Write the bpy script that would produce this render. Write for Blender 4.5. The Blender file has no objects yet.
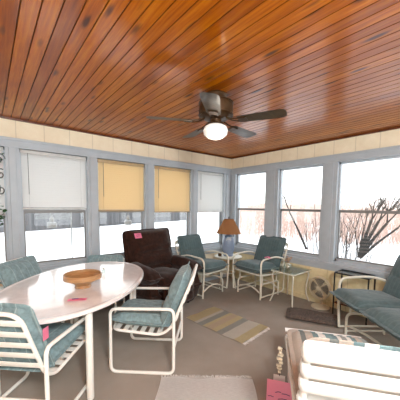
import bpy, bmesh, math, random
from mathutils import Vector, Matrix
random.seed(7)
PI = math.pi
scene = bpy.context.scene
col = scene.collection
R = math.radians

# ------------------------------------------------------------------ dimensions
CAMZ = 1.438
XR, YB = 3.794, 3.679          # inner faces of right wall and left (long) wall
X0, Y0 = -1.9, -2.3            # the other two walls, behind the camera
ZC = 2.40
ZH, ZS, ZR = 2.052, 0.705, 1.385   # glass head, glass sill, meeting rail
GZ = -0.50                     # snow level outside

# ------------------------------------------------------------------ materials
def srgb(r, g, b):
    def f(c):
        c /= 255.0
        return c / 12.92 if c <= .04045 else ((c + .055) / 1.055) ** 2.4
    return (f(r), f(g), f(b), 1)

class NT:
    def __init__(s, name):
        s.m = bpy.data.materials.new(name); s.m.use_nodes = True
        s.t = s.m.node_tree; s.n = s.t.nodes
        s.b = s.n['Principled BSDF']
    def add(s, kind, **kw):
        n = s.n.new(kind)
        for k, v in kw.items():
            if k.startswith('i_'):
                n.inputs[k[2:].replace('_', ' ')].default_value = v
            else: setattr(n, k, v)
        return n
    def link(s, a, b): s.t.links.new(a, b)
    def coord(s, which='Object', scale=(1, 1, 1), rot=(0, 0, 0)):
        tc = s.add('ShaderNodeTexCoord'); mp = s.add('ShaderNodeMapping')
        mp.inputs['Scale'].default_value = scale; mp.inputs['Rotation'].default_value = rot
        s.link(tc.outputs[which], mp.inputs['Vector']); return mp.outputs['Vector']
    def noise(s, vec, scale=5, detail=4, rough=.6):
        n = s.add('ShaderNodeTexNoise'); n.inputs['Scale'].default_value = scale
        n.inputs['Detail'].default_value = detail; n.inputs['Roughness'].default_value = rough
        if vec is not None: s.link(vec, n.inputs['Vector'])
        return n
    def ramp(s, fac, stops, interp='LINEAR'):
        r = s.add('ShaderNodeValToRGB'); e = r.color_ramp; e.interpolation = interp
        while len(e.elements) < len(stops): e.elements.new(0.5)
        for el, (p, c) in zip(e.elements, stops): el.position = p; el.color = c
        s.link(fac, r.inputs['Fac']); return r.outputs['Color']
    def mix(s, fac, a, b, mode='MIX'):
        m = s.add('ShaderNodeMix', data_type='RGBA', blend_type=mode)
        for i, v in ((0, fac), (6, a), (7, b)):
            if hasattr(v, 'is_linked'): s.link(v, m.inputs[i])
            else: m.inputs[i].default_value = v
        return m.outputs[2]
    def math(s, op, a, b=0.0, c=None):
        m = s.add('ShaderNodeMath', operation=op)
        for i, v in enumerate((a, b) if c is None else (a, b, c)):
            if hasattr(v, 'is_linked'): s.link(v, m.inputs[i])
            else: m.inputs[i].default_value = v
        return m.outputs[0]
    def color(s, c):
        if hasattr(c, 'is_linked'): s.link(c, s.b.inputs['Base Color'])
        else: s.b.inputs['Base Color'].default_value = c
    def bump(s, h, strength=.3, dist=.01):
        b = s.add('ShaderNodeBump'); b.inputs['Strength'].default_value = strength
        b.inputs['Distance'].default_value = dist
        s.link(h, b.inputs['Height']); s.link(b.outputs['Normal'], s.b.inputs['Normal'])

def plain(name, c, rough=.5, metal=0, var=.06, scale=20, bump=0, spec=None, coat=0):
    t = NT(name); n = t.noise(t.coord(), scale)
    d = tuple(max(0, x * (1 - var * 2)) for x in c[:3]) + (1,)
    l = tuple(min(1, x * (1 + var)) for x in c[:3]) + (1,)
    t.color(t.ramp(n.outputs['Fac'], [(.3, d), (.7, l)]))
    t.b.inputs['Roughness'].default_value = rough; t.b.inputs['Metallic'].default_value = metal
    if spec is not None: t.b.inputs['Specular IOR Level'].default_value = spec
    if coat: t.b.inputs['Coat Weight'].default_value = coat
    if bump: t.bump(n.outputs['Fac'], bump)
    return t.m

M = {}
M['white_metal'] = plain('white_metal', srgb(232, 230, 224), .35, var=.02)
M['cream_metal'] = plain('cream_metal', srgb(214, 210, 196), .4, var=.03)
M['window_paint'] = plain('window_paint', srgb(168, 175, 182), .45, var=.04, scale=6)
M['sash_metal'] = plain('sash_metal', srgb(120, 118, 116), .45, var=.05)
M['dark_rubber'] = plain('dark_rubber', srgb(58, 54, 52), .7)
M['pink_paper'] = plain('pink_paper', srgb(248, 152, 184), .7, var=.02)
M['white_paper'] = plain('white_paper', srgb(240, 240, 238), .7, var=.01)
M['ink'] = plain('ink', srgb(70, 40, 110), .7)
M['black'] = plain('black_metal', srgb(25, 24, 24), .4)
M['brass'] = plain('antique_brass', srgb(74, 50, 26), .4, metal=.5, var=.15)
M['brown_door_mat'] = plain('brown_shag', srgb(98, 84, 76), .95, var=.35, scale=60, bump=.8)
M['lamp_blue'] = plain('blue_ceramic', srgb(128, 142, 165), .25, var=.05)
M['leaf'] = plain('leaf_green', srgb(42, 96, 34), .5, var=.2)
M['bark'] = plain('bark', srgb(42, 36, 33), .9, var=.2)
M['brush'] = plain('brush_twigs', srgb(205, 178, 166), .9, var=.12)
M['shell'] = plain('shell', srgb(225, 214, 190), .5, var=.2, scale=60)
M['beige_plastic'] = plain('beige_plastic', srgb(196, 184, 160), .5)
M['fan_blue'] = plain('grey_plastic', srgb(110, 104, 98), .4)
M['snow'] = plain('snow', srgb(238, 240, 245), .9, var=.02, scale=.5, bump=.3)

def m_ceiling():
    t = NT('varnished_pine'); W = .0825
    tc = t.add('ShaderNodeTexCoord'); sp = t.add('ShaderNodeSeparateXYZ')
    t.link(tc.outputs['Object'], sp.inputs[0])
    bi = t.math('FLOOR', t.math('DIVIDE', sp.outputs['X'], .080))
    wn = t.add('ShaderNodeTexWhiteNoise', noise_dimensions='1D'); t.link(bi, wn.inputs['W'])
    cb = t.add('ShaderNodeCombineXYZ')
    t.link(sp.outputs['X'], cb.inputs[0])
    t.link(t.math('ADD', sp.outputs['Y'], t.math('MULTIPLY', wn.outputs['Value'], 37.0)), cb.inputs[1])
    t.link(t.math('MULTIPLY', wn.outputs['Value'], 9.0), cb.inputs[2])
    mp = t.add('ShaderNodeMapping'); mp.inputs['Scale'].default_value = (22, 1.1, 1)
    t.link(cb.outputs[0], mp.inputs[0])
    g = t.noise(mp.outputs[0], 2.2, 6, .65)
    base = t.ramp(g.outputs['Fac'], [(.25, srgb(132, 62, 2)), (.5, srgb(176, 94, 4)), (.78, srgb(206, 128, 16))])
    tone = t.ramp(wn.outputs['Value'], [(0, (.68, .60, .5, 1)), (.5, (.9, .87, .82, 1)), (1, (1.0, 1.0, 1.0, 1))])
    c = t.mix(1.0, base, tone, 'MULTIPLY')
    # blotches and knots
    mp2 = t.add('ShaderNodeMapping'); mp2.inputs['Scale'].default_value = (9.0, 2.4, 1)
    t.link(cb.outputs[0], mp2.inputs[0])
    v = t.add('ShaderNodeTexVoronoi'); v.inputs['Scale'].default_value = 1.1
    t.link(mp2.outputs[0], v.inputs['Vector'])
    wob = t.math('ADD', v.outputs['Distance'], t.math('MULTIPLY', g.outputs['Fac'], .10))
    k = t.ramp(wob, [(.14, (1, 1, 1, 1)), (.27, (0, 0, 0, 1))])
    c = t.mix(t.math('MULTIPLY', k, .85), c, srgb(50, 24, 14))
    # v-grooves between boards
    fr = t.math('FRACT', t.math('DIVIDE', sp.outputs['X'], .080))
    e = t.math('ABSOLUTE', t.math('SUBTRACT', fr, .5))
    gr = t.ramp(e, [(.43, (0, 0, 0, 1)), (.48, (1, 1, 1, 1))])
    c = t.mix(t.math('MULTIPLY', gr, .75), c, srgb(58, 24, 8))
    t.color(c)
    t.b.inputs['Roughness'].default_value = .30; t.b.inputs['Specular IOR Level'].default_value = .12
    t.b.inputs['Coat Weight'].default_value = .30; t.b.inputs['Coat Roughness'].default_value = .15
    t.bump(g.outputs['Fac'], .12, .004)
    return t.m
M['ceiling'] = m_ceiling()

def m_carpet():
    t = NT('carpet'); v = t.coord()
    a = t.noise(v, 220, 3, .7); b = t.noise(v, 1.6, 4, .6)
    c = t.ramp(b.outputs['Fac'], [(.3, srgb(136, 129, 121)), (.7, srgb(164, 156, 148))])
    c = t.mix(.35, c, t.ramp(a.outputs['Fac'], [(.3, srgb(104, 92, 82)), (.7, srgb(190, 176, 162))]))
    t.color(c); t.b.inputs['Roughness'].default_value = .95; t.b.inputs['Specular IOR Level'].default_value = .1
    t.bump(a.outputs['Fac'], .6, .006); return t.m
M['carpet'] = m_carpet()

def m_panel(name, c1, c2, axis, pitch):
    t = NT(name); tc = t.add('ShaderNodeTexCoord'); sp = t.add('ShaderNodeSeparateXYZ')
    t.link(tc.outputs['Object'], sp.inputs[0])
    n = t.noise(tc.outputs['Object'], 5, 5, .7)
    c = t.ramp(n.outputs['Fac'], [(.3, c1), (.7, c2)])
    fr = t.math('FRACT', t.math('DIVIDE', sp.outputs[axis], pitch))
    e = t.math('ABSOLUTE', t.math('SUBTRACT', fr, .5))
    gr = t.ramp(e, [(.478, (0, 0, 0, 1)), (.495, (1, 1, 1, 1))])
    c = t.mix(t.math('MULTIPLY', gr, .35), c, srgb(120, 104, 84))
    t.color(c); t.b.inputs['Roughness'].default_value = .6; return t.m
M['panel_left'] = m_panel('cream_panelling', srgb(226, 210, 182), srgb(238, 225, 200), 'X', .28)
M['panel_right'] = m_panel('cream_panelling_side', srgb(226, 210, 182), srgb(238, 225, 200), 'Y', .28)
M['dado'] = m_panel('tan_panelling', srgb(196, 180, 138), srgb(226, 212, 174), 'Y', .28)
M['plain_wall'] = plain('cream_wall', srgb(232, 222, 204), .7, var=.02, scale=3)
M['dark_trim'] = plain('stained_trim', srgb(96, 48, 22), .35, var=.2)

def m_fabric(name, base, line=None, p1=.09, p2=.11, w=.06, amount=.4, blotch=.16, bump=.25, sc=260):
    t = NT(name); v = t.coord()
    n = t.noise(v, sc, 2, .6); b = t.noise(v, 26, 4, .65)
    d = tuple(x * (1 - blotch * 2) for x in base[:3]) + (1,); l = tuple(min(1, x * (1 + blotch * 1.5)) for x in base[:3]) + (1,)
    c = t.ramp(b.outputs['Fac'], [(.3, d), (.7, l)])
    if line:
        sp = t.add('ShaderNodeSeparateXYZ'); t.link(v, sp.inputs[0])
        for ax, p in (('X', p1), ('Y', p2), ('Z', p2)):
            if not p: continue
            fr = t.math('FRACT', t.math('ADD', t.math('DIVIDE', sp.outputs[ax], p), .5))
            e = t.math('ABSOLUTE', t.math('SUBTRACT', fr, .5))
            k = t.ramp(e, [(w * .6, (1, 1, 1, 1)), (w, (0, 0, 0, 1))])
            c = t.mix(t.math('MULTIPLY', k, amount), c, line)
            if ax == 'X' and not p2: break
    t.color(c); t.b.inputs['Roughness'].default_value = .9; t.b.inputs['Specular IOR Level'].default_value = .15
    t.b.inputs['Sheen Weight'].default_value = .15
    t.bump(n.outputs['Fac'], bump, .003); return t.m
M['teal_light'] = m_fabric('pale_teal_fabric', srgb(122, 144, 148), srgb(178, 194, 194), .085, .0, .05, .45)
M['teal_dark'] = m_fabric('dull_teal_fabric', srgb(82, 100, 103), srgb(112, 128, 129), .05, 0, .1, .3, .1)
M['recliner'] = m_fabric('brown_plush', srgb(48, 27, 19), None, blotch=.3, bump=.5, sc=90)

def m_plaid():
    t = NT('plaid_fabric'); v = t.coord(); sp = t.add('ShaderNodeSeparateXYZ'); t.link(v, sp.inputs[0])
    fx = t.math('FRACT', t.math('ADD', t.math('DIVIDE', sp.outputs['X'], .16), .1))
    W = srgb(225, 225, 220); T = srgb(70, 110, 118); G = srgb(140, 142, 138); T2 = srgb(100, 140, 148)
    c = t.ramp(fx, [(0, W), (.2, T), (.42, W), (.5, T2), (.64, G), (.8, W), (.9, G)], 'CONSTANT')
    n = t.noise(v, 60, 3, .6)
    t.color(t.mix(.2, c, t.ramp(n.outputs['Fac'], [(.3, G), (.7, W)])))
    t.b.inputs['Roughness'].default_value = .9; return t.m
M['plaid'] = m_plaid()

def m_rug():
    t = NT('striped_rug'); v = t.coord(); sp = t.add('ShaderNodeSeparateXYZ'); t.link(v, sp.inputs[0])
    f = t.math('ADD', t.math('DIVIDE', sp.outputs['Y'], .88), .5)
    Y = srgb(214, 198, 150); Cm = srgb(222, 216, 206); G = srgb(154, 158, 156); P = srgb(208, 186, 158)
    c = t.ramp(f, [(0, Y), (.13, Cm), (.31, G), (.41, Y), (.5, P), (.6, Y), (.66, G), (.76, Cm), (.82, Y)], 'CONSTANT')
    n = t.noise(t.coord(scale=(8, 90, 1)), 3, 4, .7)
    t.color(t.mix(.3, c, t.ramp(n.outputs['Fac'], [(.3, srgb(150, 138, 120)), (.7, srgb(225, 215, 200))])))
    t.b.inputs['Roughness'].default_value = .95; t.bump(n.outputs['Fac'], .5, .004); return t.m
M['rug'] = m_rug()
def m_rag(name, a, b):
    t = NT(name); n = t.noise(t.coord(scale=(6, 60, 1)), 4, 5, .75)
    t.color(t.ramp(n.outputs['Fac'], [(.3, a), (.7, b)])); t.b.inputs['Roughness'].default_value = .95
    t.bump(n.outputs['Fac'], .6, .006); return t.m
M['cream_rag'] = m_rag('cream_rag', srgb(206, 203, 200), srgb(240, 238, 236))
def m_folded():
    t = NT('beige_runner'); v = t.coord(); sp = t.add('ShaderNodeSeparateXYZ'); t.link(v, sp.inputs[0])
    n = t.noise(t.coord(scale=(60, 10, 1)), 4, 5, .7)
    c = t.ramp(n.outputs['Fac'], [(.3, srgb(160, 146, 134)), (.7, srgb(188, 174, 162))])
    f = t.math('ADD', sp.outputs['X'], 0.0)
    k = t.ramp(t.math('ABSOLUTE', t.math('ADD', f, .008)), [(.020, (1, 1, 1, 1)), (.024, (0, 0, 0, 1))])
    c = t.mix(t.math('MULTIPLY', k, .85), c, srgb(92, 96, 92))
    t.color(c); t.b.inputs['Roughness'].default_value = .95; t.bump(n.outputs['Fac'], .4, .004); return t.m
M['folded'] = m_folded()

def m_wood(name, a, b, scale=(4, 30, 4), rough=.35):
    t = NT(name); n = t.noise(t.coord(scale=scale), 2.2, 6, .65)
    t.color(t.ramp(n.outputs['Fac'], [(.3, a), (.7, b)])); t.b.inputs['Roughness'].default_value = rough
    t.b.inputs['Coat Weight'].default_value = .2
    return t.m
M['bowl_wood'] = m_wood('turned_wood', srgb(146, 100, 60), srgb(186, 146, 102), (3, 3, 30), .3)
M['blade_wood'] = m_wood('dark_oak', srgb(62, 44, 20), srgb(100, 76, 38), (6, 40, 6), .35)
M['fence_wood'] = None
def m_fence():
    t = NT('weathered_fence'); v = t.coord(); sp = t.add('ShaderNodeSeparateXYZ'); t.link(v, sp.inputs[0])
    wn = t.add('ShaderNodeTexWhiteNoise', noise_dimensions='1D')
    t.link(t.math('FLOOR', t.math('DIVIDE', sp.outputs['X'], .14)), wn.inputs['W'])
    t.color(t.ramp(wn.outputs['Value'], [(0, srgb(70, 69, 71)), (1, srgb(96, 95, 97))])); t.b.inputs['Roughness'].default_value = .9
    return t.m
M['fence_wood'] = m_fence()

def m_tabletop():
    t = NT('white_table_laminate'); n = t.noise(t.coord(), 9, 5, .7)
    t.color(t.ramp(n.outputs['Fac'], [(.3, srgb(216, 208, 206)), (.7, srgb(236, 230, 228))]))
    t.b.inputs['Roughness'].default_value = .16; t.b.inputs['Coat Weight'].default_value = .3
    return t.m
M['tabletop'] = m_tabletop()

def m_glass(name, tint=(1, 1, 1, 1), gloss=.06, rough=.0):
    t = NT(name); t.n.remove(t.b)
    tr = t.add('ShaderNodeBsdfTransparent'); tr.inputs[0].default_value = tint
    gl = t.add('ShaderNodeBsdfGlossy'); gl.inputs['Roughness'].default_value = rough
    lw = t.add('ShaderNodeLayerWeight'); lw.inputs['Blend'].default_value = .5
    fac = t.math('ADD', t.math('MULTIPLY', t.math('POWER', lw.outputs['Facing'], 5.0), .9), gloss)
    mx = t.add('ShaderNodeMixShader'); t.link(fac, mx.inputs[0])
    t.link(tr.outputs[0], mx.inputs[1]); t.link(gl.outputs[0], mx.inputs[2])
    t.link(mx.outputs[0], t.n['Material Output'].inputs[0]); return t.m
M['glass'] = m_glass('window_glass')
M['table_glass'] = m_glass('table_glass', (.90, .96, .94, 1), .16, .05)

def m_trans(name, c, amt=.5, emis=0):
    t = NT(name); t.n.remove(t.b)
    d = t.add('ShaderNodeBsdfDiffuse'); d.inputs[0].default_value = c
    s = t.add('ShaderNodeBsdfTranslucent'); s.inputs[0].default_value = c
    mx = t.add('ShaderNodeMixShader'); mx.inputs[0].default_value = amt
    t.link(d.outputs[0], mx.inputs[1]); t.link(s.outputs[0], mx.inputs[2])
    t.link(mx.outputs[0], t.n['Material Output'].inputs[0]); return t.m
M['blind_white'] = m_trans('white_blind', srgb(232, 232, 231), .36)
M['blind_yellow'] = m_trans('yellow_blind', srgb(238, 222, 188), .37)
M['blind_rail_y'] = plain('tan_blind_rail', srgb(176, 150, 112), .5)
M['blind_rail_w'] = plain('white_blind_rail', srgb(190, 190, 188), .5)
M['shade'] = m_trans('brown_shade', srgb(178, 128, 88), .4)
def m_globe():
    t = NT('frosted_globe'); t.color(srgb(235, 232, 225)); t.b.inputs['Roughness'].default_value = .3
    t.b.inputs['Emission Color'].default_value = (1, .97, .9, 1); t.b.inputs['Emission Strength'].default_value = .12
    return t.m
M['globe'] = m_globe()

# ------------------------------------------------------------------ mesh helpers
def new(): return bmesh.new()
def obj(name, bm, mat, parent=None, smooth=True, loc=None, rz=0, auto=True):
    me = bpy.data.meshes.new(name)
    bmesh.ops.recalc_face_normals(bm, faces=bm.faces)
    bm.to_mesh(me); bm.free()
    o = bpy.data.objects.new(name, me); col.objects.link(o)
    for m in (mat if isinstance(mat, list) else [mat]): me.materials.append(m)
    if smooth:
        me.polygons.foreach_set('use_smooth', [True] * len(me.polygons))
        me.set_sharp_from_angle(angle=R(40))
    if parent is not None: o.parent = parent
    if loc is not None: o.location = loc
    o.rotation_euler.z = rz
    return o
def box(bm, x0, x1, y0, y1, z0, z1, bev=0, mi=0):
    vs = [bm.verts.new(p) for p in ((x0,y0,z0),(x1,y0,z0),(x1,y1,z0),(x0,y1,z0),(x0,y0,z1),(x1,y0,z1),(x1,y1,z1),(x0,y1,z1))]
    fs = [bm.faces.new([vs[i] for i in f]) for f in ((0,3,2,1),(4,5,6,7),(0,1,5,4),(1,2,6,5),(2,3,7,6),(3,0,4,7))]
    for f in fs: f.material_index = mi
    if bev:
        es = list({e for f in fs for e in f.edges})
        bmesh.ops.bevel(bm, geom=es, offset=bev, segments=2, profile=.5, affect='EDGES')
def obox(bm, c, half, rot=Matrix.Identity(3), bev=0):
    b2 = new(); box(b2, -half[0], half[0], -half[1], half[1], -half[2], half[2], bev)
    me = bpy.data.meshes.new('t'); b2.to_mesh(me); b2.free()
    me.transform(Matrix.Translation(c) @ rot.to_4x4()); bm.from_mesh(me); bpy.data.meshes.remove(me)
def fillet(pts, r, closed=False, n=6):
    pts = [Vector(p) for p in pts]; out = []; L = len(pts)
    for i, p in enumerate(pts):
        if not closed and i in (0, L - 1): out.append(p); continue
        a = pts[i - 1]; b = pts[(i + 1) % L]
        da, db = (a - p), (b - p); la, lb = da.length, db.length
        da.normalize(); db.normalize()
        d = min(r, la * .49, lb * .49); A = p + da * d; B = p + db * d
        for k in range(n + 1):
            t = k / n; out.append(A * (1 - t) ** 2 + p * 2 * t * (1 - t) + B * t * t)
    return out
def tube(bm, pts, r, fil=0, closed=False, seg=10, r2=None, flat=1.0):
    pts = fillet(pts, fil, closed) if fil else [Vector(p) for p in pts]
    L = len(pts); rings = []; up = None
    for i, p in enumerate(pts):
        if closed: t = (pts[(i + 1) % L] - pts[i - 1])
        else: t = pts[min(i + 1, L - 1)] - pts[max(i - 1, 0)]
        t.normalize()
        if up is None:
            up = Vector((0, 0, 1)) if abs(t.z) < .9 else Vector((0, 1, 0))
        up = (up - t * up.dot(t)); up.normalize(); s = t.cross(up)
        rr = r if r2 is None else r + (r2 - r) * i / max(1, L - 1)
        rings.append([bm.verts.new(p + (up * math.cos(a) * flat + s * math.sin(a)) * rr) for a in [2 * PI * k / seg for k in range(seg)]])
    for i in range(L if closed else L - 1):
        a, b = rings[i], rings[(i + 1) % L]
        off = 0
        if closed and i == L - 1:   # best match for twist
            off = min(range(seg), key=lambda o: sum((a[k].co - b[(k + o) % seg].co).length for k in range(seg)))
        for k in range(seg):
            bm.faces.new((a[k], a[(k + 1) % seg], b[(k + 1 + off) % seg], b[(k + off) % seg]))
    if not closed:
        bm.faces.new(rings[0]); bm.faces.new(rings[-1][::-1])
def lathe(bm, prof, seg=32, c=(0, 0, 0), M3=None):
    rings = []
    for r, z in prof:
        ring = []
        for k in range(seg):
            a = 2 * PI * k / seg; v = Vector((r * math.cos(a), r * math.sin(a), z))
            if M3 is not None: v = M3 @ v
            ring.append(bm.verts.new(v + Vector(c)))
        rings.append(ring)
    for i in range(len(rings) - 1):
        for k in range(seg):
            bm.faces.new((rings[i][k], rings[i][(k + 1) % seg], rings[i + 1][(k + 1) % seg], rings[i + 1][k]))
    if prof[0][0] > 1e-4: bm.faces.new(rings[0])
    if prof[-1][0] > 1e-4: bm.faces.new(rings[-1][::-1])
    bmesh.ops.remove_doubles(bm, verts=bm.verts, dist=1e-5)
def cushion(bm, sx, sy, sz, T=Matrix.Identity(4), n=14, e=.32, puff=.25, seams=(), jitter=.0, seed=0):
    """rounded box sx*sy*sz about the origin, crowned, with seams at fractions of the y extent"""
    b2 = new(); bmesh.ops.create_cube(b2, size=2)
    bmesh.ops.subdivide_edges(b2, edges=b2.edges[:], cuts=n, use_grid_fill=True)
    rnd = random.Random(seed); ph = [rnd.uniform(0, 6) for _ in range(6)]
    rad = min(sx, sy) * .5 * e; rz = sz * .5
    for v in b2.verts:
        x, y, z = v.co
        # rounding: superellipse in each plane
        m = max(abs(x), abs(y))
        p = 13.0
        r2d = (abs(x) ** p + abs(y) ** p) ** (1 / p)
        k = (m / r2d) if r2d > 1e-6 else 1
        xx, yy = x * k, y * k
        edge = max(0, (m - (1 - e)) / e)
        ez = math.sqrt(max(0, 1 - edge ** 2 * (1 - .0)))
        zz = z * (ez * (1 - .25) + .25 * (1 - edge * .6))
        shrink = 1 - (abs(z) ** 3) * .10 - (1 - abs(z) ** 2) * 0
        X, Y = xx * shrink * sx / 2, yy * shrink * sy / 2
        Z = zz * rz * (1 + puff * (1 - x * x) * (1 - y * y))
        for sfr in seams:
            d = abs(y - sfr); Z *= 1 - .38 * math.exp(-(d / .09) ** 2)
        if jitter:
            Z += jitter * (math.sin(x * 4 + ph[0]) * math.sin(y * 3.3 + ph[1]) + .5 * math.sin(x * 9 + ph[2]) * math.cos(y * 7 + ph[3])) * (1 if z > 0 else .3)
        v.co = (X, Y, Z)
    me = bpy.data.meshes.new('t'); b2.to_mesh(me); b2.free(); me.transform(T); bm.from_mesh(me); bpy.data.meshes.remove(me)
def tag(o, label, cat, group=None, kind=None):
    o['label'] = label; o['category'] = cat
    if group: o['group'] = group
    if kind: o['kind'] = kind
    return o
def empty(name, loc, rz=0):
    o = bpy.data.objects.new(name, None); o.empty_display_size = .1; col.objects.link(o)
    o.location = loc; o.rotation_euler.z = rz; return o
def face(fx, fy): return math.atan2(fx, -fy)     # local front is -Y
def struct(o):
    o['kind'] = 'structure'; return o
def copy_tree(o, parent=None):
    c = o.copy(); col.objects.link(c)
    if parent is not None: c.parent = parent; c.matrix_parent_inverse = o.matrix_parent_inverse.copy()
    for ch in [x for x in list(bpy.data.objects) if x.parent == o]: copy_tree(ch, c)
    return c
def local(o, p):
    return Matrix.Rotation(o.rotation_euler.z, 4, 'Z') @ Vector(p) + o.location
def TR(x, y, z, rx=0, ry=0, rz=0):
    return Matrix.Translation((x, y, z)) @ Matrix.Rotation(rz, 4, 'Z') @ Matrix.Rotation(ry, 4, 'Y') @ Matrix.Rotation(rx, 4, 'X')

# ------------------------------------------------------------------ room shell
TH = .14
bm = new(); box(bm, X0 - TH, XR + TH, Y0 - TH, YB + TH, -.5, 0)
struct(obj('floor', bm, M['carpet'], smooth=False))
bm = new()
# tongue-and-groove boards with chamfered edges, running away from the camera (along y)
x = math.floor((X0 - TH) / .080) * .080
while x < XR + TH:
    a, b = max(x, X0 - TH), min(x + .080, XR + TH)
    g = .004
    vs = [(a, ZC + .006), (a + g, ZC), (b - g, ZC), (b, ZC + .006), (b, ZC + .05), (a, ZC + .05)]
    lo = [bm.verts.new((p[0], Y0 - TH, p[1])) for p in vs]; hi = [bm.verts.new((p[0], YB + TH, p[1])) for p in vs]
    for i in range(6): bm.faces.new((lo[i], lo[(i + 1) % 6], hi[(i + 1) % 6], hi[i]))
    bm.faces.new(lo); bm.faces.new(hi[::-1]); x += .080
struct(obj('ceiling', bm, M['ceiling'], smooth=False))

left_w = [(-1.44, -.70), (-.57, .170), (.303, 1.045), (1.175, 1.894), (2.05, 2.786), (2.933, 3.600)]
right_w = [(2.824, 3.543), (1.821, 2.567), (.36, 1.609), (-1.1, .14), (-2.1, -1.3)]
back_w = [(-1.6, -.5), (-.3, .9), (1.1, 2.3), (2.5, 3.5)]
F = .045  # frame margin around glass
def wall(name, axis, pos, out, spans, lo, hi, mat, sill=.625, head=2.16):
    """axis 'x': wall runs along x at y=pos ; axis 'y': runs along y at x=pos"""
    bm = new()
    def b(a0, a1, z0, z1):
        p0, p1 = sorted((pos, pos + out * TH))
        if axis == 'x': box(bm, a0, a1, p0, p1, z0, z1)
        else: box(bm, p0, p1, a0, a1, z0, z1)
    b(lo, hi, head, ZC); b(lo, hi, 0.0, sill)
    return struct(obj(name, bm, mat, smooth=False))
wall('wall_left', 'x', YB, 1, left_w, X0, XR + TH, M['panel_left'])
wall('wall_right', 'y', XR, 1, right_w, Y0, YB, M['panel_right'])
wall('wall_back', 'x', Y0, -1, back_w, X0, XR + TH, M['plain_wall'])
bm = new(); box(bm, X0 - TH, X0, Y0 - TH, YB + TH, 0, ZC)
struct(obj('wall_front', bm, M['plain_wall'], smooth=False))
# tan panelling below the right-hand windows
bm = new(); box(bm, XR - .012, XR - .001, Y0, YB - .002, 0.0, .60)
struct(obj('trim_1', bm, M['dado'], smooth=False))
# dark stained moulding round the ceiling
bm = new()
box(bm, X0, XR, YB - .022, YB - .001, ZC - .022, ZC - .001); box(bm, XR - .022, XR - .001, Y0, YB - .022, ZC - .022, ZC - .001)
struct(obj('trim_2', bm, M['dark_trim'], smooth=False))
# grey painted posts, header and sill casing of both window walls (one casing per wall)
def casing(name, axis, pos, out, spans, lo, hi):
    bm = new()
    def b(a0, a1, d0, d1, z0, z1, bev=0):
        p0, p1 = sorted((pos + out * d0, pos + out * d1))
        if axis == 'x': box(bm, a0, a1, p0, p1, z0, z1, bev)
        else: box(bm, p0, p1, a0, a1, z0, z1, bev)
    b(lo, hi, -.022, TH, ZH + .02, 2.175)              # header board
    b(lo, hi, -.034, -.021, 2.150, 2.178)              # small cap
    b(lo, hi, -.045, TH, .600, .640)                   # stool
    b(lo, hi, -.018, -.0005, .53, .600)                # apron
    b(lo, hi, 0.0, TH, .640, ZS - .035)
    edges = [lo] + [q for s in sorted(spans) for q in s] + [hi]
    for i in range(0, len(edges), 2):
        a0, a1 = edges[i], edges[i + 1]
        if a1 - a0 > .02:
            b(a0, a1, -.012, TH, .640, ZH + .02)
            m = (a0 + a1) / 2; w = (a1 - a0) * .26
            if a1 - a0 > .1: b(m - w, m + w, -.026, -.011, .640, ZH + .02, .004)
    return struct(obj(name, bm, M['window_paint'], smooth=False))
casing('trim_3', 'x', YB, 1, left_w, X0, XR)
casing('trim_4', 'y', XR, 1, right_w, Y0, YB)
casing('trim_5', 'x', Y0, -1, back_w, X0, XR)
n = 0
def window(axis, pos, out, s, rail=ZR):
    global n; n += 1
    a0, a1 = s
    def B(bm, u0, u1, d0, d1, z0, z1):
        p0, p1 = sorted((pos + out * d0, pos + out * d1))
        if axis == 'x': box(bm, u0, u1, p0, p1, z0, z1)
        else: box(bm, p0, p1, u0, u1, z0, z1)
    w = empty('window_%d' % n, (0, 0, 0)); w['kind'] = 'structure'
    bm = new(); t = .022
    B(bm, a0, a0 + t, .04, .10, ZS - .035, ZH + .02); B(bm, a1 - t, a1, .04, .10, ZS - .035, ZH + .02)
    B(bm, a0, a1, .04, .10, ZS - .035, ZS); B(bm, a0, a1, .04, .10, ZH - .005, ZH + .02)
    obj('window_frame', bm, M['window_paint'], w, smooth=False)
    bm = new(); q = .014
    B(bm, a0 + t, a1 - t, .05, .085, rail - .018, rail + .02)
    B(bm, a0 + t, a0 + t + q, .055, .08, ZS, rail); B(bm, a1 - t - q, a1 - t, .055, .08, ZS, rail)
    B(bm, a0 + t, a1 - t, .055, .08, ZS, ZS + .018)
    obj('sash', bm, M['sash_metal'], w, smooth=False)
    bm = new(); B(bm, a0 + t, a1 - t, .066, .070, ZS, ZH)
    obj('glass', bm, M['glass'], w, smooth=False)
for s in left_w: window('x', YB, 1, s, 1.345)
for s in right_w: window('y', XR, 1, s)
for s in back_w: window('x', Y0, -1, s)
bm = new(); box(bm, XR - .03, XR - .0125, Y0, YB - .002, 0, .07, .004)
struct(obj('baseboard_right', bm, M['dado'], smooth=False))
bm = new(); box(bm, X0, XR - .031, YB - .02, YB - .001, 0, .07, .004)
struct(obj('baseboard_left', bm, M['window_paint'], smooth=False))

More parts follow.
